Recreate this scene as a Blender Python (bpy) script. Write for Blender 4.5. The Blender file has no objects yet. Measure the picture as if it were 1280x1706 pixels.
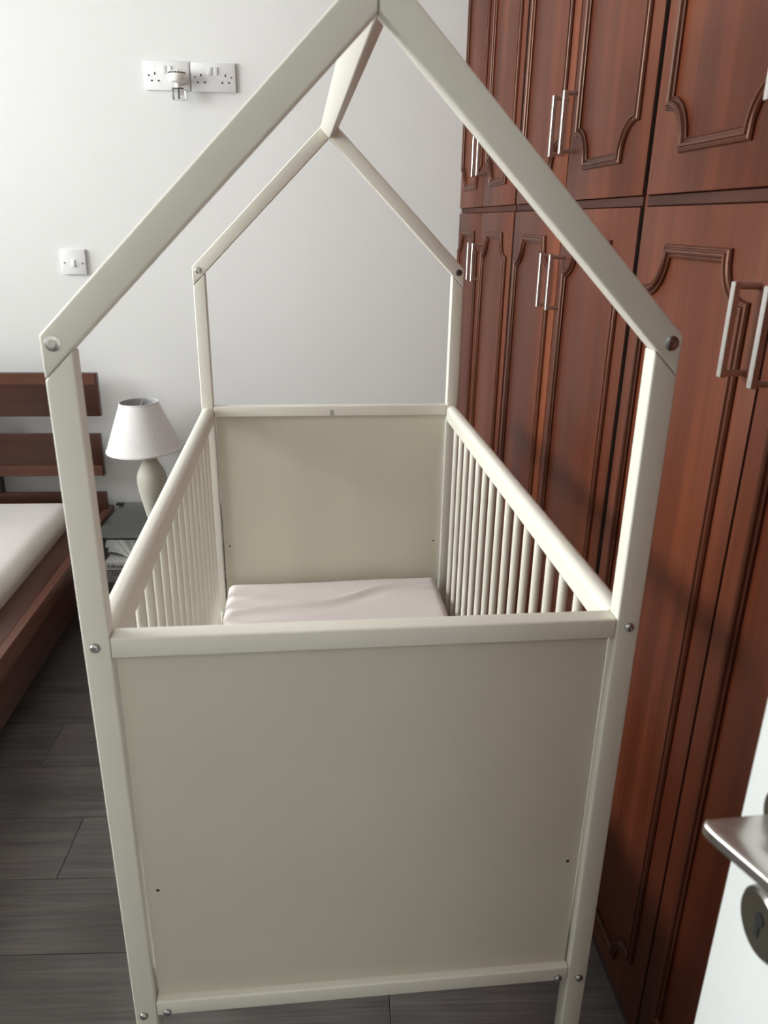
import bpy, bmesh, math, random
from mathutils import Vector, Matrix
random.seed(7)
PI = math.pi
sc = bpy.context.scene
COL = sc.collection

# ---------------------------------------------------------------- camera
cam_d = bpy.data.cameras.new('camera')
cam = bpy.data.objects.new('camera', cam_d); COL.objects.link(cam)
cam_d.sensor_fit = 'VERTICAL'; cam_d.sensor_height = 36; cam_d.lens = 36*1278.4/1706
cam_d.clip_start = .02
right = Vector((0.99910124, -0.03950047, 0.01537598))
up = Vector((-3.35152501e-04, 0.355374237, 0.934724045))
fwd = Vector((0.04238627, 0.93388911, -0.3550416))
M = Matrix((right, up, -fwd)).transposed().to_4x4()
M.translation = Vector((-0.02395, -0.79323, 1.3973))
cam.matrix_world = M
cam_d.dof.use_dof = True; cam_d.dof.focus_distance = 1.7; cam_d.dof.aperture_fstop = 9
sc.camera = cam

# ---------------------------------------------------------------- daylight
w = bpy.data.worlds.new('daylight'); sc.world = w; w.use_nodes = True
bg = w.node_tree.nodes['Background']
bg.inputs[0].default_value = (.90, .95, 1, 1); bg.inputs[1].default_value = 2.6
def area(name, loc, rot, sx, sy, power, col):
    l = bpy.data.lights.new(name, 'AREA'); l.shape = 'RECTANGLE'; l.size = sx; l.size_y = sy
    l.energy = power; l.color = col
    o = bpy.data.objects.new(name, l); o.location = loc; o.rotation_euler = rot; COL.objects.link(o); return o
# daylight coming in through the bedroom window, plus a weak fill added in the unlit hallway
area('window_daylight', (-3.30, .72, 1.86), (0, -PI/2, 0), 1.40, 2.3, 98, (.985, .985, .97))
area('hallway_fill', (-.1, -2.2, 2.45), (0, 0, 0), .8, .8, 5, (1, .95, .88))
sc.view_settings.view_transform = 'Standard'; sc.view_settings.look = 'None'
sc.view_settings.exposure = 0.80; sc.view_settings.gamma = 1
sc.view_settings.use_curve_mapping = False

# ---------------------------------------------------------------- materials
def mat(name, col, rough=.5, metal=0, coat=0, bump=None, var=None, spec=None, trans=0, ior=None):
    """bump=(scale, strength, distance), var=(scale, amount): real surface relief and slight colour variation"""
    m = bpy.data.materials.new(name); m.use_nodes = True
    n = m.node_tree.nodes; L = m.node_tree.links; b = n['Principled BSDF']
    b.inputs['Base Color'].default_value = (*col, 1); b.inputs['Roughness'].default_value = rough
    b.inputs['Metallic'].default_value = metal; b.inputs['Coat Weight'].default_value = coat
    b.inputs['Coat Roughness'].default_value = .15
    if spec is not None: b.inputs['Specular IOR Level'].default_value = spec
    if trans: b.inputs['Transmission Weight'].default_value = trans
    if ior: b.inputs['IOR'].default_value = ior
    tc = n.new('ShaderNodeTexCoord')
    if bump:
        t = n.new('ShaderNodeTexNoise'); t.inputs['Scale'].default_value = bump[0]; t.inputs['Detail'].default_value = 4
        L.new(tc.outputs['Object'], t.inputs['Vector'])
        bp = n.new('ShaderNodeBump'); bp.inputs['Strength'].default_value = bump[1]; bp.inputs['Distance'].default_value = bump[2]
        L.new(t.outputs['Fac'], bp.inputs['Height']); L.new(bp.outputs['Normal'], b.inputs['Normal'])
    if var:
        t = n.new('ShaderNodeTexNoise'); t.inputs['Scale'].default_value = var[0]; t.inputs['Detail'].default_value = 3
        L.new(tc.outputs['Object'], t.inputs['Vector'])
        r = n.new('ShaderNodeValToRGB'); a = var[1]
        r.color_ramp.elements[0].position = .3; r.color_ramp.elements[1].position = .7
        r.color_ramp.elements[0].color = (*[c*(1-a) for c in col], 1); r.color_ramp.elements[1].color = (*[min(1, c*(1+a)) for c in col], 1)
        L.new(t.outputs['Fac'], r.inputs['Fac']); L.new(r.outputs['Color'], b.inputs['Base Color'])
    return m

def wood(name, c0, c1, c2, stretch=(18, 18, .8), rough=.35, coat=.3, band=3.0, seed=True, fine=(160, 160, 3), bump=.15, spec=.5, coatr=.2, tint=None, wav=.6):
    """streaky grain running along the axis with the small stretch value"""
    m = bpy.data.materials.new(name); m.use_nodes = True
    n = m.node_tree.nodes; L = m.node_tree.links; b = n['Principled BSDF']
    tc = n.new('ShaderNodeTexCoord'); oi = n.new('ShaderNodeObjectInfo')
    off = n.new('ShaderNodeVectorMath'); off.operation = 'SCALE'; off.inputs[0].default_value = (7, 5, 9)
    L.new(oi.outputs['Random'], off.inputs['Scale'])
    ad = n.new('ShaderNodeVectorMath'); ad.operation = 'ADD'
    L.new(tc.outputs['Object'], ad.inputs[0]); L.new(off.outputs[0], ad.inputs[1])
    def noise(sc_, detail, dist=0):
        mp = n.new('ShaderNodeMapping'); mp.inputs['Scale'].default_value = sc_
        L.new(ad.outputs[0], mp.inputs['Vector'])
        t = n.new('ShaderNodeTexNoise'); t.inputs['Scale'].default_value = 1; t.inputs['Detail'].default_value = detail
        t.inputs['Distortion'].default_value = dist
        L.new(mp.outputs[0], t.inputs['Vector']); return t
    a = noise(stretch, 5, wav); f = noise(fine, 2); big = noise((band, band, band*.35), 2)
    r = n.new('ShaderNodeValToRGB')
    e = r.color_ramp.elements; e[0].position = .28; e[0].color = (*c0, 1); e[1].position = .72; e[1].color = (*c2, 1)
    k = e.new(.5); k.color = (*c1, 1)
    mx = n.new('ShaderNodeMath'); mx.operation = 'MULTIPLY_ADD'; mx.inputs[1].default_value = .55
    L.new(big.outputs['Fac'], mx.inputs[0])
    h = n.new('ShaderNodeMath'); h.operation = 'MULTIPLY'; h.inputs[1].default_value = .45
    L.new(a.outputs['Fac'], h.inputs[0]); L.new(h.outputs[0], mx.inputs[2])
    L.new(mx.outputs[0], r.inputs['Fac'])
    mf = n.new('ShaderNodeMixRGB'); mf.blend_type = 'MULTIPLY'; mf.inputs['Fac'].default_value = .5
    fr = n.new('ShaderNodeValToRGB'); fr.color_ramp.elements[0].position = .35; fr.color_ramp.elements[0].color = (.55, .5, .48, 1); fr.color_ramp.elements[1].position = .6
    L.new(f.outputs['Fac'], fr.inputs['Fac'])
    L.new(r.outputs['Color'], mf.inputs['Color1']); L.new(fr.outputs['Color'], mf.inputs['Color2'])
    L.new(mf.outputs[0], b.inputs['Base Color'])
    bp = n.new('ShaderNodeBump'); bp.inputs['Strength'].default_value = bump; bp.inputs['Distance'].default_value = .001
    L.new(f.outputs['Fac'], bp.inputs['Height']); L.new(bp.outputs['Normal'], b.inputs['Normal'])
    b.inputs['Roughness'].default_value = rough; b.inputs['Coat Weight'].default_value = coat; b.inputs['Coat Roughness'].default_value = coatr
    b.inputs['Specular IOR Level'].default_value = spec
    if tint: b.inputs['Specular Tint'].default_value = (*tint, 1)
    return m

def thin_glass(name, tint=(.9, .95, .93), refl=.12):
    m = bpy.data.materials.new(name); m.use_nodes = True
    n = m.node_tree.nodes; L = m.node_tree.links; n.remove(n['Principled BSDF'])
    t = n.new('ShaderNodeBsdfTransparent'); t.inputs[0].default_value = (*tint, 1)
    g = n.new('ShaderNodeBsdfGlossy'); g.inputs['Roughness'].default_value = .03
    fr = n.new('ShaderNodeFresnel'); fr.inputs['IOR'].default_value = 1.5
    mx = n.new('ShaderNodeMixShader'); L.new(fr.outputs[0], mx.inputs[0]); L.new(t.outputs[0], mx.inputs[1]); L.new(g.outputs[0], mx.inputs[2])
    L.new(mx.outputs[0], n['Material Output'].inputs['Surface'])
    return m

wall_m = mat('wall_paint', (.785, .783, .77), .85, bump=(14, .10, .004), var=(1.3, .012))
ceil_m = mat('ceiling_paint', (.88, .87, .85), .9, bump=(40, .1, .003))
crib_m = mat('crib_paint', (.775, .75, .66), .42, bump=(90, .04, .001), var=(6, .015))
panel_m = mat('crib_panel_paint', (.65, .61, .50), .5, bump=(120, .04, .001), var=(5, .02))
steel_m = mat('bolt_steel', (.42, .42, .42), .28, 1)
nickel_m = mat('brushed_nickel', (.72, .70, .67), .30, 1, bump=(300, .05, .0005))
satin_m = mat('satin_steel', (.58, .55, .52), .26, 1)
steel_refl_m = mat('steel_dark_reflection', (.22, .21, .20), .22, 1)  # door fittings: dark reflections of the room put into the metal's colour
dark_m = mat('dark_recess', (.01, .01, .01), .8)
mah_m = wood('mahogany', (.036, .0075, .0028), (.100, .0215, .0078), (.200, .052, .0195), stretch=(14, 14, .55), rough=.42, coat=.0, coatr=.35, spec=.38, tint=(1, .6, .45))
mah_d = wood('mahogany_molding', (.035, .009, .004), (.075, .019, .009), (.12, .033, .014), stretch=(20, 20, .8), rough=.36, coat=.0, spec=.6, tint=(1, .65, .5))
carc_m = mat('wardrobe_carcass_dark', (.022, .009, .007), .6)
rail_m = wood('mahogany_rail', (.035, .012, .008), (.06, .020, .012), (.09, .030, .018), stretch=(.8, 20, 20), rough=.6, coat=0, spec=.2, fine=(3, 160, 160))  # mahogany darkened to carry the shade of the recess between the doors
wal_m = wood('walnut_bed', (.040, .015, .012), (.065, .025, .019), (.10, .038, .027), stretch=(.9, 16, 16), rough=.35, coat=.25, fine=(4, 170, 170), tint=(1, .68, .55))
wal_l = wood('walnut_bed_light', (.075, .030, .021), (.115, .045, .030), (.15, .060, .038), stretch=(.9, 16, 16), rough=.35, coat=.25, fine=(4, 170, 170), tint=(1, .68, .55))
wal_y = wood('walnut_bed_side', (.050, .018, .014), (.085, .030, .022), (.125, .046, .032), stretch=(16, .9, 16), rough=.33, coat=.25, fine=(170, 4, 170), tint=(1, .68, .55))
wal_yl = wood('walnut_bed_side_light', (.085, .032, .022), (.13, .048, .031), (.16, .062, .038), stretch=(16, .9, 16), rough=.33, coat=.25, fine=(170, 4, 170), tint=(1, .68, .55))
floor_m = wood('grey_laminate', (.064, .057, .052), (.142, .127, .118), (.215, .196, .183), stretch=(1.0, 17, 17), rough=.42, coat=.0, band=2.6, wav=2.2, fine=(7, 210, 210), bump=.3, spec=.4)
groove_m = mat('plank_joint', (.02, .017, .016), .8)
sheet_m = mat('white_sheet', (.66, .63, .60), .55, bump=(260, .25, .002), var=(3, .03), spec=.4)
crib_sheet_m = mat('crib_mattress_cover', (.73, .665, .65), .8, bump=(420, .35, .0015), var=(4, .02))
plastic_m = mat('white_plastic', (.80, .80, .80), .3)
plastic_w = mat('vaporiser_plastic', (.86, .84, .79), .28)
vial_m = thin_glass('clear_vial', (.93, .95, .95))
pane_m = thin_glass('window_pane', (.97, .98, .98))
glass_m = thin_glass('shelf_glass', (.86, .90, .88))
_n = glass_m.node_tree.nodes; _L = glass_m.node_tree.links; _o = _n['Material Output']; _src = _o.inputs['Surface'].links[0].from_socket
_d = _n.new('ShaderNodeBsdfDiffuse'); _d.inputs[0].default_value = (.42, .43, .41, 1)
_m = _n.new('ShaderNodeMixShader'); _m.inputs[0].default_value = .15; _L.new(_src, _m.inputs[1]); _L.new(_d.outputs[0], _m.inputs[2]); _L.new(_m.outputs[0], _o.inputs['Surface'])
wick_m = mat('dark_wick', (.06, .05, .05), .6)
red_m = mat('red_print', (.35, .12, .13), .6)
ceramic_m = mat('ribbed_ceramic', (.60, .57, .49), .6, bump=(150, .15, .001))
linen_m = mat('linen_shade', (.80, .78, .77), .8, bump=(500, .3, .001), var=(60, .03))
linen_in = mat('shade_lining', (.55, .55, .56), .8)
tissue_m = mat('tissue_paper', (.80, .79, .78), .8)
print_m = mat('black_print', (.03, .03, .035), .6)
box_grey = mat('box_print_grey', (.36, .36, .36), .6)
doorp_m = mat('white_door_paint', (.70, .725, .715), .4, bump=(60, .05, .001))
trim_m = mat('white_trim', (.78, .78, .77), .45)
logo_m = mat('brand_mark_brown', (.055, .04, .03), .6)
black_m = mat('black_metal', (.02, .02, .02), .4)
screw_d = mat('dark_screw', (.10, .09, .085), .4, .8)
# tissue box card: white with a diamond grid of little dots printed on it
box_m = bpy.data.materials.new('dotted_card'); box_m.use_nodes = True
_n = box_m.node_tree.nodes; _L = box_m.node_tree.links; _b = _n['Principled BSDF']
_tc = _n.new('ShaderNodeTexCoord'); _mp = _n.new('ShaderNodeMapping'); _mp.inputs['Rotation'].default_value = (0, 0, PI/4); _mp.inputs['Scale'].default_value = (62, 62, 0)
_L.new(_tc.outputs['Object'], _mp.inputs['Vector'])
_fr = _n.new('ShaderNodeVectorMath'); _fr.operation = 'FRACTION'; _L.new(_mp.outputs[0], _fr.inputs[0])
_ds = _n.new('ShaderNodeVectorMath'); _ds.operation = 'DISTANCE'; _ds.inputs[1].default_value = (.5, .5, 0); _L.new(_fr.outputs[0], _ds.inputs[0])
_cr = _n.new('ShaderNodeValToRGB'); _cr.color_ramp.elements[0].position = .13; _cr.color_ramp.elements[0].color = (.08, .08, .09, 1)
_cr.color_ramp.elements[1].position = .17; _cr.color_ramp.elements[1].color = (.74, .73, .71, 1)
_L.new(_ds.outputs['Value'], _cr.inputs['Fac']); _L.new(_cr.outputs[0], _b.inputs['Base Color']); _b.inputs['Roughness'].default_value = .4

# ---------------------------------------------------------------- helpers
def box(bm, x0, x1, y0, y1, z0, z1, bev=0, seg=2):
    r = bmesh.ops.create_cube(bm, size=1)
    vs = r['verts']
    for v in vs:
        v.co = Vector((x0 + (v.co.x+.5)*(x1-x0), y0 + (v.co.y+.5)*(y1-y0), z0 + (v.co.z+.5)*(z1-z0)))
    if bev:
        es = list({e for v in vs for e in v.link_edges})
        bmesh.ops.bevel(bm, geom=es, offset=bev, segments=seg, profile=.5, affect='EDGES')
def prism(bm, pts, axis, a, b, bev=0, seg=2):
    """polygon pts extruded along axis ('x','y','z') from a to b; pts are the two remaining coordinates"""
    def P(p, t):
        return {'x': (t, p[0], p[1]), 'y': (p[0], t, p[1]), 'z': (p[0], p[1], t)}[axis]
    A = [bm.verts.new(P(p, a)) for p in pts]; B = [bm.verts.new(P(p, b)) for p in pts]
    f = [bm.faces.new(A), bm.faces.new(B[::-1])]; n = len(pts)
    for i in range(n): f.append(bm.faces.new((A[i], B[i], B[(i+1) % n], A[(i+1) % n])))
    bmesh.ops.recalc_face_normals(bm, faces=f)
    if bev:
        es = list({e for v in A+B for e in v.link_edges})
        bmesh.ops.bevel(bm, geom=es, offset=bev, segments=seg, profile=.5, affect='EDGES')
def cyl(bm, p, q, r, r2=None, n=20, cap=True):
    p, q = Vector(p), Vector(q); d = q-p; r2 = r if r2 is None else r2
    mt = Matrix.Translation((p+q)/2) @ d.to_track_quat('Z', 'Y').to_matrix().to_4x4()
    bmesh.ops.create_cone(bm, cap_ends=cap, segments=n, radius1=r, radius2=r2, depth=d.length, matrix=mt)
def lathe(bm, prof, n=48, c=(0, 0, 0), axis='z', close=False):
    rings = []
    for r, h in prof:
        ring = []
        for i in range(n):
            a = 2*PI*i/n; x, y = r*math.cos(a), r*math.sin(a)
            co = {'z': (x, y, h), 'y': (x, h, y), 'x': (h, x, y)}[axis]
            ring.append(bm.verts.new(Vector(co)+Vector(c)))
        rings.append(ring)
    fs = []
    for a, b in zip(rings[:-1], rings[1:]):
        for i in range(n): fs.append(bm.faces.new((a[i], a[(i+1) % n], b[(i+1) % n], b[i])))
    if close:
        fs.append(bm.faces.new(rings[0][::-1])); fs.append(bm.faces.new(rings[-1]))
    bmesh.ops.recalc_face_normals(bm, faces=fs)
def mesh(name, bm, smooth=35):
    me = bpy.data.meshes.new(name); bm.to_mesh(me); bm.free()
    if smooth:
        for p in me.polygons: p.use_smooth = True
        me.set_sharp_from_angle(angle=math.radians(smooth))
    return me
def obj(name, data, m, parent=None, loc=None, rot=None, smooth=35):
    me = mesh(name, data, smooth) if isinstance(data, bmesh.types.BMesh) else data
    if m and not me.materials: me.materials.append(m)
    o = bpy.data.objects.new(name, me); COL.objects.link(o)
    if parent: o.parent = parent
    if loc: o.location = loc
    if rot: o.rotation_euler = rot
    return o
def tag(o, label=None, cat=None, group=None, kind=None):
    for k, v in (('label', label), ('category', cat), ('group', group), ('kind', kind)):
        if v: o[k] = v
    return o
def empty(name, loc=(0, 0, 0), rz=0):
    o = bpy.data.objects.new(name, None); COL.objects.link(o); o.location = loc; o.rotation_euler = (0, 0, rz)
    o.empty_display_size = .05
    return o
def B(): return bmesh.new()
def bx(name, m, parent, *a, **k):
    bm = B(); box(bm, *a, **k); return obj(name, bm, m, parent)

# ---------------------------------------------------------------- room shell
XL, XR, YB, YF, ZC = -3.1, 1.06, 2.116, -1.2, 2.75
def struct(name, bm, m, parent=None): 
    o = obj(name, bm, m, parent, smooth=0)
    if not parent: o['kind'] = 'structure'
    return o
fl = B(); box(fl, XL-.15, XR+.15, YF-2.0, YB+.15, -.12, -.0085); floor = struct('floor', fl, groove_m)
PIT, Y0, PL = .1915, .365-.1915*9, 1.286
offs = {}
for r in range(-5, 20):
    ya = Y0 + r*PIT; yb = ya+PIT
    if ya < YF-2.0: continue
    if yb > YB+.1: break
    off = (-.688 if abs(ya-(.365+PIT)) < .01 else (-.688 + (r*0.4137) % PL))
    x = off - PL*3
    while x < XR+.1:
        a, b = max(x, XL-.1), min(x+PL, XR+.1)
        if b-a > .02 and not (yb < YF-.02 and (b < -.75 or a > .6)):
            bm = B(); box(bm, a+.0007-(a+b)/2, b-.0007-(a+b)/2, -PIT/2+.0007, PIT/2-.0007, -.008, 0, bev=.0006, seg=1)
            obj('plank', bm, floor_m, floor, loc=((a+b)/2, (ya+yb)/2, 0), smooth=0)
        x += PL
bm = B(); box(bm, XL-.15, XR+.15, YB, YB+.15, -.1, ZC); struct('wall_back', bm, wall_m)
bm = B(); box(bm, XR, XR+.15, YF, YB, -.1, ZC); struct('wall_right', bm, wall_m)
WY0, WY1, WZ0, WZ1 = -.43, 1.87, 1.16, 2.56
bm = B()
box(bm, XL-.15, XL, YF, WY0, -.1, ZC); box(bm, XL-.15, XL, WY1, YB, -.1, ZC)
box(bm, XL-.15, XL, WY0, WY1, -.1, WZ0); box(bm, XL-.15, XL, WY0, WY1, WZ1, ZC)
struct('wall_left', bm, wall_m)
DX0, DX1, DZ = -.545, .318, 2.04
bm = B()
box(bm, XL-.15, DX0, YF-.12, YF, -.1, ZC); box(bm, DX1, XR+.15, YF-.12, YF, -.1, ZC); box(bm, DX0, DX1, YF-.12, YF, DZ, ZC)
struct('wall_front', bm, wall_m)
bm = B()
box(bm, -.85, -.75, YF-1.9, YF-.12, -.1, ZC); box(bm, .60, .70, YF-1.9, YF-.12, -.1, ZC); box(bm, -.75, .60, YF-1.95, YF-1.85, -.1, ZC)
struct('wall_hallway', bm, wall_m)
bm = B(); box(bm, XL-.15, XR+.15, YF-2.0, YB+.15, ZC, ZC+.1); struct('ceiling', bm, ceil_m)
# window in the left wall
win = empty('window_1', (XL-.075, (WY0+WY1)/2, WZ0)); win['kind'] = 'structure'
ww, wh = (WY1-WY0)/2, WZ1-WZ0
bm = B()
for a, b, c, d in ((-ww, ww, 0, .05), (-ww, ww, wh-.05, wh), (-ww, -ww+.05, .05, wh-.05), (ww-.05, ww, .05, wh-.05), (-.025, .025, .05, wh-.05)):
    box(bm, -.03, .03, a, b, c, d, bev=.003, seg=1)
obj('window_frame', bm, trim_m, win)
bx('window_pane', pane_m, win, -.003, .003, -ww+.05, -.025, .05, wh-.05)
bx('window_pane', pane_m, win, -.003, .003, .025, ww-.05, .05, wh-.05)
bx('window_sill', trim_m, win, .03, .10, -ww-.04, ww+.04, -.03, 0, bev=.003)
# door lining
bm = B()
box(bm, DX0-.06, DX0, YF, YF+.015, 0, DZ+.06, bev=.003, seg=1); box(bm, DX1, DX1+.05, YF, YF+.015, 0, DZ+.06, bev=.003, seg=1); box(bm, DX0, DX1, YF, YF+.015, DZ, DZ+.06, bev=.003, seg=1)
struct('trim_1', bm, trim_m)

# ---------------------------------------------------------------- open door leaf with lever
TH = -.04
door = empty('door_1', (.268 - math.sin(TH)*.81, -.347 - math.cos(TH)*.81, 0), -TH); door['kind'] = 'structure'
# local: +y from hinge to free edge (at .81), face towards -x at x=0
bx('door_leaf', doorp_m, door, 0, .040, 0, .81, .012, 2.02, bev=.0015, seg=2)
cy = .81-.057
bm = B(); lathe(bm, [(.0001, -.009), (.0235, -.009), (.0255, -.007), (.026, -.004), (.026, 0)], 48, (0, cy, 1.028), 'x'); obj('lever_rosette', bm, steel_refl_m, door)
bm = B()
# flat L-shaped lever: neck straight off the door, blade back towards the hinge
zc, ht = 1.0225, .0050
ox, oy = -.0605, cy+.002
pts = [(-.004, oy+.0115), (ox+.003, oy+.0085), (ox-.0002, oy+.0045)]
blade = [(ox+.0015, oy-.004), (ox+.0155, oy-.040), (ox+.0290, oy-.078), (ox+.0330, oy-.100), (ox+.0335, oy-.128)]
inner = [(ox+.054, oy-.128), (ox+.053, oy-.098), (ox+.048, oy-.074), (ox+.034, oy-.034), (ox+.032, oy-.022), (ox+.037, oy-.0135), (-.004, oy-.0115)]
prism(bm, pts+blade+inner, 'z', zc-ht, zc+ht, bev=.0022, seg=3)
obj('lever', bm, satin_m, door)
bm = B(); lathe(bm, [(.0001, -.0095), (.0225, -.0095), (.0250, -.0075), (.026, -.004), (.026, 0)], 48, (0, cy, .94), 'x')
esc = obj('key_escutcheon', bm, steel_refl_m, door)
bm = B(); lathe(bm, [(.0001, -.0102), (.0048, -.0102), (.0048, -.009)], 20, (0, cy, .945), 'x'); box(bm, -.0102, -.009, cy-.0022, cy+.0022, .930, .944)
obj('keyhole', bm, dark_m, esc)

# ---------------------------------------------------------------- house-frame crib
RZ = .0646
h, Lc, a, b = .3295, 1.156, .0298, .0264
zr, hr, zj, ri, rv, zb, hb = .949, .0266, 1.2437, .9928, .0439, .3652, .0261
crib = tag(empty('house_crib', (0, 0, 0), RZ), 'cream-white wooden crib with a gabled house frame and dowel-barred sides', 'crib')
def bolt(x, z, y0, dirn, parent, r=.0058, m=steel_m, washer=False):
    bm = B(); s = dirn
    if washer:
        lathe(bm, [(.0001, 0), (.0078, 0), (.0078, -.0012*1), (.0066, -.002), (.0058, -.0022), (.0050, -.0026), (.0034, -.0028), (.0030, -.0018), (.0001, -.0018)], 32, (0, 0, 0), 'y')
    else:
        lathe(bm, [(r, 0), (r, -.0012), (r*.92, -.0028), (r*.72, -.0042), (r*.48, -.0048), (r*.40, -.0046), (r*.36, -.0028), (.0001, -.0028)], 28, (0, 0, 0), 'y')
    o = obj('bolt', bm, m, parent, loc=(x, y0, z))
    if s > 0: o.rotation_euler = (0, 0, PI)
    return o
for y0, y1, front in ((0, b, True), (Lc, Lc+b, False)):
    for s in (-1, 1):
        bm = B()
        prism(bm, [(s*h, 0), (s*(h-a), 0), (s*(h-a), zj+a*ri-.0004), (s*h, zj-.0004)], 'y', y0, y1, bev=.0028, seg=3)
        leg = obj('post', bm, crib_m, crib)
        bm = B()
        prism(bm, [(s*h, zj+.0004), (s*h, zj+rv), (s*.0004, zj+rv+h*ri), (s*.0004, zj+h*ri)], 'y', y0, y1, bev=.0028, seg=3)
        raf = obj('rafter', bm, crib_m, crib)
        if front:
            bolt(s*.317, 1.280, y0, -1, raf, washer=True, m=nickel_m if s < 0 else steel_m)
            bolt(s*.3157, .938, y0, -1, leg)
            bolt(s*.317, .343, y0, -1, leg)
        else:
            bolt(s*.3155, 1.280, y0, -1, raf, washer=True, m=nickel_m if s < 0 else screw_d)
    bm = B(); box(bm, -h+a+.0004, h-a-.0004, y0, y1-.0008, zr-hr, zr, bev=.0026, seg=3)
    top = obj('end_rail', bm, crib_m, crib)
    bm = B(); box(bm, -h+a+.0004, h-a-.0004, y0, y1-.0008, zb-hb, zb, bev=.0026, seg=3)
    low = obj('end_rail', bm, crib_m, crib)
    if front:
        for s in (-1, 1): bolt(s*.2845, .346, y0, -1, low)
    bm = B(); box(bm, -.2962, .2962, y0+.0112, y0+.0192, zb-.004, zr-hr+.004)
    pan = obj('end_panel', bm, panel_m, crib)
    for s in (-1, 1):
        bm = B(); lathe(bm, [(.0001, 0), (.0024, 0)], 16, (s*.281, y0+.0110, .560), 'y')
        lathe(bm, [(.0001, 0), (.0024, 0)], 16, (s*.281, y0+.0194, .560), 'y')
        obj('screw_hole', bm, dark_m, pan)
# brand mark printed on the head rail: a ring of two lobes over a tiny word line
def ring(bm, cx, cz, R, t, a0, a1, n=28, y=Lc-.0003):
    P = []
    for i in range(n+1):
        q = a0+(a1-a0)*i/n
        P.append([bm.verts.new((cx+(R+d)*math.cos(q), y, cz+(R+d)*math.sin(q))) for d in (-t/2, t/2)])
    for i in range(n): bm.faces.new((P[i][0], P[i+1][0], P[i+1][1], P[i][1]))
bm = B(); ring(bm, .0005, .9335, .0046, .0014, math.radians(95), math.radians(385)); ring(bm, .0024, .9340, .0026, .0011, math.radians(60), math.radians(270)); ring(bm, -.0018, .9355, .0028, .0010, math.radians(-80), math.radians(80))
obj('printed_emblem', bm, logo_m, top, smooth=0)
bm = B()
for i, wd_ in enumerate((.0010, .0012, .0008, .0012, .0012, .0009, .0012)):
    x = -.0058+i*.0017; box(bm, x, x+wd_, Lc-.0004, Lc+.0004, .9252, .9270)
obj('printed_wordmark', bm, logo_m, top, smooth=0)
# ridge beam, set on edge
cz = zj+h*ri; d = .0213
bm = B(); prism(bm, [(0, cz), (d, cz+d), (0, cz+2*d-.002), (-d, cz+d)], 'y', b, Lc, bev=.0022, seg=3)
obj('ridge_beam', bm, crib_m, crib)
# side rails, dowels
def rail_prof(s, w_, hh, ztop, rr):
    pts = []; cx = s*(h-.0150)
    for cxx, a0 in ((cx+w_/2-rr, 0), (cx-w_/2+rr, PI/2)):
        for i in range(9):
            q = a0+PI/2*i/8; pts.append((cxx+rr*math.cos(q), ztop-rr+rr*math.sin(q)))
    for cxx, a0 in ((cx-w_/2+.004, PI), (cx+w_/2-.004, 1.5*PI)):
        for i in range(4):
            q = a0+PI/2*i/3; pts.append((cxx+.004*math.cos(q), ztop-hh+.004+.004*math.sin(q)))
    return pts
for s in (-1, 1):
    bm = B(); prism(bm, rail_prof(s, .0298, .040, .9480, .0130), 'y', .0345, Lc-.008, bev=.0015, seg=2)
    prism(bm, rail_prof(s, .024, .034, .9440, .0105), 'y', b, .036); prism(bm, rail_prof(s, .024, .034, .9440, .0105), 'y', Lc-.0095, Lc)
    obj('side_rail', bm, crib_m, crib)
    bm = B(); box(bm, s*(h-.0150)-.009, s*(h-.0150)+.009, b, Lc, .330, .368, bev=.003, seg=2); obj('side_rail', bm, crib_m, crib)
    bm = B(); cyl(bm, (0, 0, .36), (0, 0, .914), .0078, n=20, cap=False); dow = mesh('dowel', bm, 60); dow.materials.append(crib_m)
    for k in range(16): obj('bar', dow, None, crib, loc=(s*(h-.0150), .0985+.0652*k, 0))
# slatted mattress base
for k in range(12):
    bx('base_slat', crib_m, crib, -h+a+.004, h-a-.004, .05+k*.0915, .105+k*.0915, .366, .378, bev=.002, seg=1)
for s in (-1, 1): bx('base_ledger', crib_m, crib, s*.300-.003, s*.300+.003, .08, 1.10, .340, .366)

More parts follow.
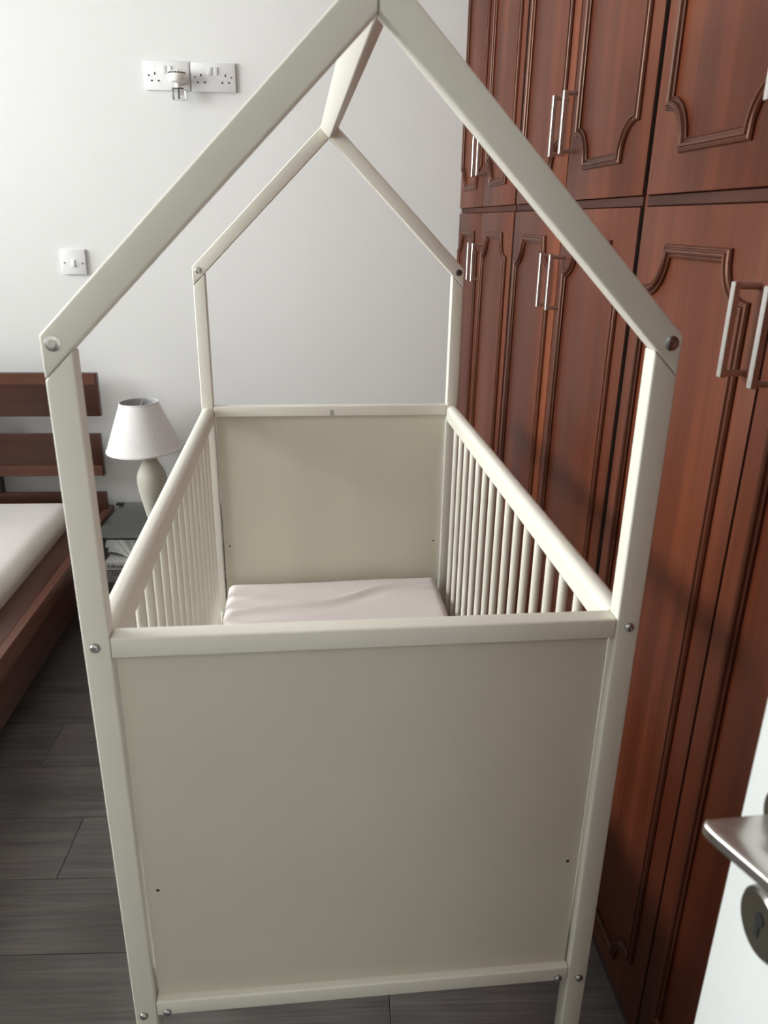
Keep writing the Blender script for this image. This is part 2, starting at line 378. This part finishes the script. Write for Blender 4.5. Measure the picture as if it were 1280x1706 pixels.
# crib mattress: a soft block, slightly saggy, with one ridge crossing the cover
def soft_block(x0, x1, y0, y1, z0, z1, r, nx, ny, top):
    """grid over the top and the sides; top(u,v) adds height"""
    bm = B(); grid = []
    sx, sy = (x1-x0), (y1-y0)
    def prof(t, size):   # t in 0..1 over side-top-side: position, drop
        return t
    ringn = 7
    def coords(n, size):
        c = []
        for i in range(ringn): 
            q = PI/2*i/(ringn-1); c.append((r*(1-math.cos(PI/2-q)) if False else r*(1-math.cos(q)) if False else r-r*math.cos(q), r-r*math.sin(q)))
        out = [(0, z1-z0-.0)]  # bottom of the side
        out += [(p, dz) for p, dz in c]
        for i in range(1, n): out.append((r+(size-2*r)*i/n, 0))
        out += [(size-p, dz) for p, dz in reversed(c)]
        out.append((size, z1-z0))
        return out
    X, Y = coords(nx, sx), coords(ny, sy)
    for i, (px, dx) in enumerate(X):
        row = []
        for j, (py, dy) in enumerate(Y):
            drop = max(dx, dy) if max(dx, dy) >= z1-z0-1e-6 else min(z1-z0, math.sqrt(dx*dx+dy*dy) if dx < r and dy < r else max(dx, dy))
            z = z1-drop
            if drop < r: z += top(px/sx, py/sy)*(1-drop/r)
            # round the plan corners a little
            cxn = max(0, r-px) + max(0, px-(sx-r)); cyn = max(0, r-py)+max(0, py-(sy-r))
            k = math.hypot(cxn, cyn)
            qx, qy = px, py
            if k > r:
                f = r/k
                qx = (r-cxn*f) if px < r else (sx-r+cxn*f) if px > sx-r else px
                qy = (r-cyn*f) if py < r else (sy-r+cyn*f) if py > sy-r else py
            row.append(bm.verts.new((x0+qx, y0+qy, z)))
        grid.append(row)
    for i in range(len(X)-1):
        for j in range(len(Y)-1):
            bm.faces.new((grid[i][j], grid[i+1][j], grid[i+1][j+1], grid[i][j+1]))
    bmesh.ops.remove_doubles(bm, verts=bm.verts, dist=1e-5)
    bd = [e for e in bm.edges if e.is_boundary]
    if bd: bmesh.ops.contextual_create(bm, geom=bd)
    bmesh.ops.recalc_face_normals(bm, faces=bm.faces)
    return bm
def crib_top(u, v):
    z = .004*math.sin(PI*u)*math.sin(PI*v)+.006*u*v
    c = .895+.060*(u-.3)+.035*math.tanh((u-.62)*7)      # crease running across, rising to the right
    dd = (v-c)/.009
    z += .0075*math.exp(-dd*dd) - .0045*math.exp(-((v-c+.028)/.02)**2) + .0012*math.sin(9*u+14*v)
    c2 = .925 - .16*(u-.88)
    if u > .8: z += .003*math.exp(-((v-c2)/.008)**2)*min(1, (u-.8)*9)
    return z
mt = obj('crib_mattress', soft_block(-.2885, .2885, .030, Lc-.010, .379, .460, .024, 70, 150, crib_top), crib_sheet_m, smooth=80)
mt.rotation_euler = (0, 0, RZ)
tag(mt, 'small pale mattress with creased cover lying inside the white crib', 'mattress')

# ---------------------------------------------------------------- wardrobe
PSI = .0514; WX, WY = .3593, YB
tx = Vector((math.sin(PSI), -math.cos(PSI), 0))
ZD, ZL = 1.4415, 1.4239
def sweep(bm, path, prof):
    n = len(path); rows = []
    for i in range(n):
        p0, p, p1 = Vector(path[i-1]), Vector(path[i]), Vector(path[(i+1) % n])
        d0, d1 = (p-p0).normalized(), (p1-p).normalized()
        n0, n1 = Vector((d0.y, -d0.x)), Vector((d1.y, -d1.x))
        m_ = (n0+n1); m_ = m_/max(.35, m_.length_squared/2) if m_.length > .01 else n0
        rows.append([bm.verts.new((p.x+m_.x*o, -hh, p.y+m_.y*o)) for o, hh in prof])
    for i in range(n):
        A, Bv = rows[i], rows[(i+1) % n]
        for j in range(len(prof)-1): bm.faces.new((A[j], Bv[j], Bv[j+1], A[j+1]))
    bmesh.ops.recalc_face_normals(bm, faces=bm.faces)
PROF = [(-.0095, 0), (-.0095, .0035), (-.0080, .0048), (-.0062, .0035), (-.0045, .0036), (-.0030, .0075), (-.0005, .0095), (.0020, .0090), (.0034, .0060), (.0048, .0058), (.0062, .0072), (.0080, .0060), (.0095, .0030), (.0095, 0)]
def mold_path(w_, z0, z1, mx, r):
    """rectangle with concave quarter-round corners; mx side margin, r = (rx, rz)"""
    xa, xb = mx, w_-mx; rx, rz = r; P = []
    def arc(cx, cz_, a0, a1, n=9):
        for i in range(n+1):
            q = a0+(a1-a0)*i/n; P.append((cx+rx*math.cos(q), cz_+rz*math.sin(q)))
    arc(xa, z0, PI/2, 0); arc(xb, z0, PI, PI/2); arc(xb, z1, 1.5*PI, PI); arc(xa, z1, 2*PI, 1.5*PI)
    return P
def door_meshes(w_, z0, z1, mx):
    bm = B(); box(bm, 0, w_, 0, .020, z0, z1, bev=.0018, seg=2); dm = mesh('door', bm)
    dm.materials.append(mah_m); dm.materials.append(carc_m)
    for p in dm.polygons:
        if abs(p.normal.x) > .99 or p.normal.y > .9: p.material_index = 1  # unfinished edges, with the shade of the door gaps put into their colour
    bm = B(); sweep(bm, mold_path(w_, z0+.062, z1-.062, mx, (.060, .060)), PROF); mm = mesh('molding', bm, 25)
    mm.materials.append(mah_d)
    return dm, mm
def handle_mesh(z0, z1):
    bm = B(); box(bm, -.0045, .0045, -.033, -.0245, z0, z1, bev=.0010, seg=1)
    for z in (z0+.0052, z1-.0052): cyl(bm, (0, 0, z), (0, -.026, z), .0042, n=14)
    me = mesh('handle', bm); me.materials.append(nickel_m); return me
hl, hu = handle_mesh(1.2225, 1.3365), handle_mesh(1.527, 1.641)
bays = [(0, .786, .376), (.786, .82, .41), (1.606, .82, .41), (2.426, .80, .40)]
lab_low = ['tall lower mahogany wardrobe unit in the far corner against the white wall',
           'tall lower mahogany wardrobe unit in the middle, behind the crib bars',
           'tall lower mahogany wardrobe unit nearest the open white door, with large handles in view',
           'lower mahogany wardrobe unit behind the open white door']
lab_up = ['upper mahogany cupboard in the far corner touching the white wall',
          'upper mahogany cupboard in the middle of the row, with a full handle pair',
          'upper mahogany cupboard above the tall unit with the largest handles',
          'upper mahogany cupboard above the open white door']
for i, (t0, bw, split) in enumerate(bays):
    loc = Vector((WX, WY, 0))+tx*t0
    first = .001 if i == 0 else .0085
    for low in (True, False):
        u = empty('wardrobe' if low else 'wall_cupboard', loc, PSI-PI/2)
        tag(u, (lab_low if low else lab_up)[i], 'wardrobe' if low else 'cupboard', 'lower units of the fitted wardrobe' if low else 'upper cupboards of the fitted wardrobe')
        z0, z1 = (.09, ZL) if low else (ZD, 2.36)
        zz0, zz1 = (0, 1.4320) if low else (1.4335, 2.40)
        bm = B()
        dp = .545 if i == 0 else .50
        box(bm, .001, .019, .0215, dp, zz0, zz1); box(bm, bw-.019, bw-.001, .0215, dp, zz0, zz1)
        box(bm, .019, bw-.019, .0215, dp, zz1-.018, zz1); box(bm, .019, bw-.019, .0215, dp, max(zz0, .07 if low else zz0), max(zz0, .07 if low else zz0)+.018)
        box(bm, .019, bw-.019, dp-.01, dp, zz0, zz1)
        obj('carcass', bm, carc_m, u, smooth=0)
        if low:
            bx('plinth', carc_m, u, .019, bw-.019, .03, .045, 0, .069)
            bx('top_rail', rail_m, u, .006 if i else .012, bw-.012, .0045, .0212, ZL+.0012, ZD-.0012, bev=.001, seg=1)
            bx('stile', mah_m, u, bw-.010, bw+.004, .0075, .0212, ZL-.012, ZD+.012)
        else:
            bx('cornice', rail_m, u, .002, bw-.002, -.012, .0212, 2.364, 2.40, bev=.004, seg=2)
        spans = [(first, split-.0025), (split+.0025, bw-.0085)]
        for k, (xa, xb) in enumerate(spans):
            dm, mm = door_meshes(xb-xa, z0, z1, .052 if i or k else .034)
            dr = obj('door', dm, None, u, loc=(xa, 0, 0))
            obj('molding', mm, None, dr)
            hx = (xb-xa-.0325) if k == 0 else .0325
            obj('handle', hl if low else hu, None, dr, loc=(hx, 0, 0))

# ---------------------------------------------------------------- bed
BZ = .034
bed = tag(empty('bed', (-.960, 2.09, 0), BZ), 'dark walnut low double bed with slatted headboard against the wall', 'bed')
# local: x=0 is the outer edge of the side rail, y=0 the wall end
bx('side_board', wal_y, bed, -.118, -.0285, -2.14, -.11, .12, .333, bev=.003)
bx('side_band', wal_yl, bed, -.028, 0, -2.17, -.002, .275, .3345, bev=.003)
bx('side_board', wal_y, bed, -1.70, -1.59, -2.14, -.11, .17, .333, bev=.003)
bx('foot_board', wal_m, bed, -1.588, -.120, -2.14, -2.06, .17, .333, bev=.003)
for y in (-2.0, -.30):
    for x in (-.25, -1.50): bx('leg', wal_m, bed, x-.04, x+.04, y-.04, y+.04, 0, .17, bev=.003)
for k in range(12):
    bx('bed_slat', wal_l, bed, -1.585, -.122, -2.02+k*.16, -1.95+k*.16, .24, .262)
hw = 1.68
bandz = {0: 'top', 1: 'bottom', 2: None}
for k, (z0, z1, x1) in enumerate(((.703, .862, .006), (.472, .634, -.006), (.24, .402, -.010))):
    sl = bx('headboard_slat', wal_m, bed, -hw, x1, -.062, -.036, z0, z1, bev=.0015)
    if k == 0: bx('upper_band', wal_l, sl, -hw+.001, x1-.006, -.0632, -.0620, z1-.040, z1-.001)
    if k == 1: bx('lower_band', wal_l, sl, -hw+.001, x1-.006, -.0632, -.0620, z0+.001, z0+.042)
for x in (-.425, -1.25): bx('headboard_support', black_m, bed, x-.0225, x+.0225, -.034, -.004, 0, .85, bev=.002)
bm = soft_block(-1.586, -.1205, -2.04, -.155, .2625, .408, .045, 40, 60, lambda u, v: .016*math.sin(PI*u)**.5*math.sin(PI*v)**.5 + .0015*math.sin(30*v+9*u))
for v in bm.verts:                                   # the soft edge bulges a little over the side board
    if v.co.z > .336 and v.co.x > -.22: v.co.x += .026*min(1, (v.co.z-.336)/.03)*min(1, (v.co.x+.22)/.08)
mb = obj('bed_mattress', bm, sheet_m, smooth=80, loc=(-.960, 2.09, 0), rot=(0, 0, BZ))
tag(mb, 'large mattress under a smooth off-white sheet on the walnut bed', 'mattress')

# ---------------------------------------------------------------- glass bedside table
tb = tag(empty('bedside_table', (-.74, 1.92, 0), 0), 'clear glass bedside table hooked beside the walnut bed', 'table')
bx('glass_top', glass_m, tb, -.196, .245, -.178, .190, .327, .335, bev=.001, seg=1)
bx('front_edge', black_m, tb, -.196, .245, -.1805, -.1785, .3285, .3345)
bx('lower_shelf', glass_m, tb, -.196, .245, -.16, .185, .160, .168, bev=.002)
for x in (-.180, .232):
    for y in (-.150, .172): 
        bm = B(); cyl(bm, (x, y, 0), (x, y, .3265), .007, n=16); obj('leg', bm, steel_m, tb)
bx('bracket', black_m, tb, -.207, -.180, .150, .168, .3355, .343, bev=.001)

# ---------------------------------------------------------------- lamp
lamp = tag(empty('table_lamp', (-.764, 1.945, .3355)), 'ribbed cream ceramic table lamp with white tapered linen shade on the glass table', 'lamp')
key = [(0, .028), (.004, .030), (.05, .039), (.10, .0485), (.130, .0530), (.150, .0540), (.168, .0520), (.188, .0450), (.203, .0370), (.216, .0295), (.230, .0255), (.250, .0240), (.278, .0245)]
def interp(z):
    for (z0, r0), (z1, r1) in zip(key[:-1], key[1:]):
        if z <= z1: return r0+(r1-r0)*(z-z0)/(z1-z0)
    return key[-1][1]
prof = [(.0001, 0), (.027, 0)]
N = 186
for i in range(N+1):
    z = .278*i/N; prof.append((interp(z)+(.0007*math.sin(2*PI*z/.0065) if z < .222 else 0), z))
prof.append((.0001, .278))
bm = B(); lathe(bm, prof, 56); obj('base', bm, ceramic_m, lamp, smooth=60)
bm = B(); cyl(bm, (0, 0, .278), (0, 0, .32), .012, n=20); cyl(bm, (0, 0, .32), (0, 0, .37), .016, n=20); obj('bulb_holder', bm, plastic_m, lamp)
zs0, zs1, r0, r1 = .268, .442, .1350, .0670
bm = B(); lathe(bm, [(r0, zs0), (r1, zs1), (r1-.0012, zs1), (r0-.0012, zs0), (r0, zs0)], 72); shade = obj('lamp_shade', bm, linen_m, lamp, loc=(-.008, 0, 0), rot=(0, -.03, 0), smooth=60)
bm = B(); lathe(bm, [(r0-.0014, zs0+.001), (r1-.0014, zs1-.001)], 72); obj('lining', bm, linen_in, shade)
for zz, rr in ((zs0, r0), (zs1-.004, r1+.0013)):
    bm = B(); lathe(bm, [(rr-.0016, zz-.001), (rr+.0010, zz-.001), (rr+.0006, zz+.005), (rr-.0016, zz+.005)], 72); obj('hem', bm, linen_m, shade, smooth=60)
bm = B()
for k in range(3):
    q = 2*PI*k/3+PI/2; cyl(bm, (0, 0, zs1-.018), (r1*.97*math.cos(q), r1*.97*math.sin(q), zs1-.004), .0014, n=8)
lathe(bm, [(.013, zs1-.020), (.017, zs1-.020), (.017, zs1-.017), (.013, zs1-.017), (.013, zs1-.020)], 24)
cyl(bm, (0, 0, .36), (0, 0, zs1-.017), .003, n=8)
obj('shade_carrier', bm, nickel_m, shade)

# ---------------------------------------------------------------- tissue box
tbx = tag(empty('tissue_box', (-.815, 1.845, .1685)), 'white dotted tissue box with black lettering under the glass top', 'box')
bx('carton', box_m, tbx, -.085, .085, -.118, .118, 0, .080, bev=.0015)
bx('printed_front', box_grey, tbx, -.084, .084, -.1186, -.1182, .002, .052)
bx('printed_stripe', plastic_m, tbx, -.084, .084, -.1192, -.1187, .050, .0525)
def text(s, size, x, z, parent, m):
    c = bpy.data.curves.new('lettering', 'FONT'); c.body = s; c.size = size; c.extrude = .0001; c.offset = .0002; c.materials.append(m)
    t = bpy.data.objects.new('lettering_curve', c); COL.objects.link(t)
    me = bpy.data.meshes.new_from_object(t.evaluated_get(bpy.context.evaluated_depsgraph_get())); bpy.data.objects.remove(t)
    o = bpy.data.objects.new('lettering', me); COL.objects.link(o); o.parent = parent; o.location = (x, -.1194, z); o.rotation_euler = (PI/2, 0, 0)
text('lokoza', .0225, -.0765, .0570, tbx, print_m)
text('Facial', .0120, -.064, .0335, tbx, print_m)
bm = B()
for z, x0, x1 in ((.046, -.075, .05), (.027, -.07, .02), (.015, -.07, -.055), (.0060, -.07, .045)): box(bm, x0, x1, -.1190, -.1184, z, z+.0016)
obj('printed_lines', bm, print_m, tbx, smooth=0)
bm = B()
lathe(bm, [(.0001, 0), (1, 0)], 36)
for v in bm.verts: v.co = Vector((v.co.x*.011+.006, v.co.y*.052-.040, .0803))
obj('slot', bm, dark_m, tbx, smooth=0)
# tissue: one thin crumpled sheet pulled up through the slot and flopping back left
bm = B(); nu, nv = 40, 20; g = []
tips = [(.012, .020, .088), (.004, .022, .112), (-.022, .006, .118), (-.050, .012, .128), (-.090, .004, .122), (-.105, -.030, .104), (-.085, -.060, .086)]
for i in range(nu+1):
    u = i/nu; f = u*(len(tips)-1); k = min(int(f), len(tips)-2); f -= k; f = f*f*(3-2*f)
    tip = Vector(tips[k]).lerp(Vector(tips[k+1]), f); row = []
    base = Vector((.010-.010*u, -.086+.050*(1-u)**2, .076))
    for j in range(nv+1):
        v = j/nv; p = base.lerp(tip, v)
        w_ = math.sin(PI*v*.9)
        p += Vector((.006*math.sin(u*23)*v, .005*math.cos(u*19)*v, .016*w_*(1-.5*u) + .007*math.sin(u*26+2*v)*v))
        p.z = max(p.z, .0815) if v > .12 else p.z
        row.append(bm.verts.new(p))
    g.append(row)
for i in range(nu):
    for j in range(nv): bm.faces.new((g[i][j], g[i+1][j], g[i+1][j+1], g[i][j+1]))
obj('tissue', bm, tissue_m, tbx, smooth=80)

# ---------------------------------------------------------------- sockets and switch on the back wall
def rocker(parent, x, z, w_, h_, tilt=.12):
    bm = B(); box(bm, -w_/2, w_/2, -.0032, .003, -h_/2, h_/2, bev=.0008, seg=2)
    return obj('rocker_switch', bm, plastic_m, parent, loc=(x, -.0095, z), rot=(tilt, 0, 0))
def plate_screw(parent, x, z):
    bm = B(); lathe(bm, [(.0001, -.0013), (.0022, -.0013), (.0026, -.0006), (.0026, .0004)], 16, (0, 0, 0), 'y')
    return obj('screw', bm, screw_d, parent, loc=(x, -.0090, z))
def hole(parent, x, z, w_, h_):
    return bx('pin_hole', dark_m, parent, x-w_/2, x+w_/2, -.0095, -.0088, z-h_/2, z+h_/2)
def double_socket(x, z, label):
    o = tag(empty('double_socket', (x, YB, z)), label, 'socket', 'double sockets on the wall')
    bx('plate', plastic_m, o, -.073, .073, -.009, -.0003, -.043, .043, bev=.002)
    for sx in (-1, 1):
        c = sx*.040
        hole(o, c, .0060, .0042, .0078); hole(o, c-.0112, -.0150, .0064, .0042); hole(o, c+.0112, -.0150, .0064, .0042)
        rocker(o, sx*.0093, .0175, .0115, .0235)
        plate_screw(o, sx*.060, .0005)
    return o
sx, sz = -.7044, 1.8753
double_socket(sx+.073, sz-.043, 'white double wall socket with a vaporiser plugged into it')
double_socket(sx+.150+.0735, sz-.045, 'empty white double wall socket beside the one with the vaporiser')
sw = tag(empty('light_switch', (-1.0526+.043, YB, 1.2859-.043)), 'single white square light switch on the white wall', 'switch')
bx('plate', plastic_m, sw, -.043, .043, -.009, -.0003, -.043, .043, bev=.002)
rocker(sw, -.001, -.004, .0115, .0250, -.12); plate_screw(sw, -.0315, -.003); plate_screw(sw, .0310, -.005)
# plug-in mosquito vaporiser
vp = tag(empty('plug_in_vaporiser', (sx+.113, YB-.0098, sz-.052)), 'round white plug-in vaporiser with clear liquid vial', 'vaporiser')
bm = B()
lathe(bm, [(.0001, .0205), (.014, .0200), (.0235, .0165), (.0290, .0095), (.0305, .002), (.0300, -.006), (.0265, -.0125), (.0180, -.0165), (.0105, -.018), (.0102, -.030), (.0001, -.030)], 48, (0, -.031, 0)); 
obj('housing', bm, plastic_w, vp)
bm = B(); cyl(bm, (0, -.010, 0), (0, 0, 0), .019, n=32); obj('plug_body', bm, plastic_w, vp)
bm = B()
box(bm, -.0030, .0030, -.034, -.026, .0195, .0275, bev=.0015); obj('button', bm, plastic_w, vp)
for k in range(9):
    q = math.radians(205+k*16.25); r = .0284
    bm = B(); box(bm, -.0022, .0022, -.0014, .0014, -.0020, .0020)
    obj('vent_slot', bm, dark_m, vp, loc=(r*math.cos(q), -.031+r*math.sin(q), .0115), rot=(0, 0, q+PI/2))
bm = B(); box(bm, -.0200, .0200, -.046, -.014, -.0665, -.0305, bev=.005, seg=3); vial = obj('vial', bm, vial_m, vp)
bm = B(); cyl(bm, (0, -.030, -.062), (0, -.030, -.030), .0028, n=12); obj('wick', bm, wick_m, vial)
bm = B()
ring(bm, .0120, -.0475, .0050, .0011, 0, 2*PI, 20, -.0464); ring(bm, .0120, -.0475, .0022, .0010, 0, 2*PI, 16, -.0464)
for q in (.8, 2.3): 
    box(bm, .0164, .0176, -.0466, -.0462, -.0535, -.0430)
obj('vial_print', bm, red_m, vial, smooth=0)
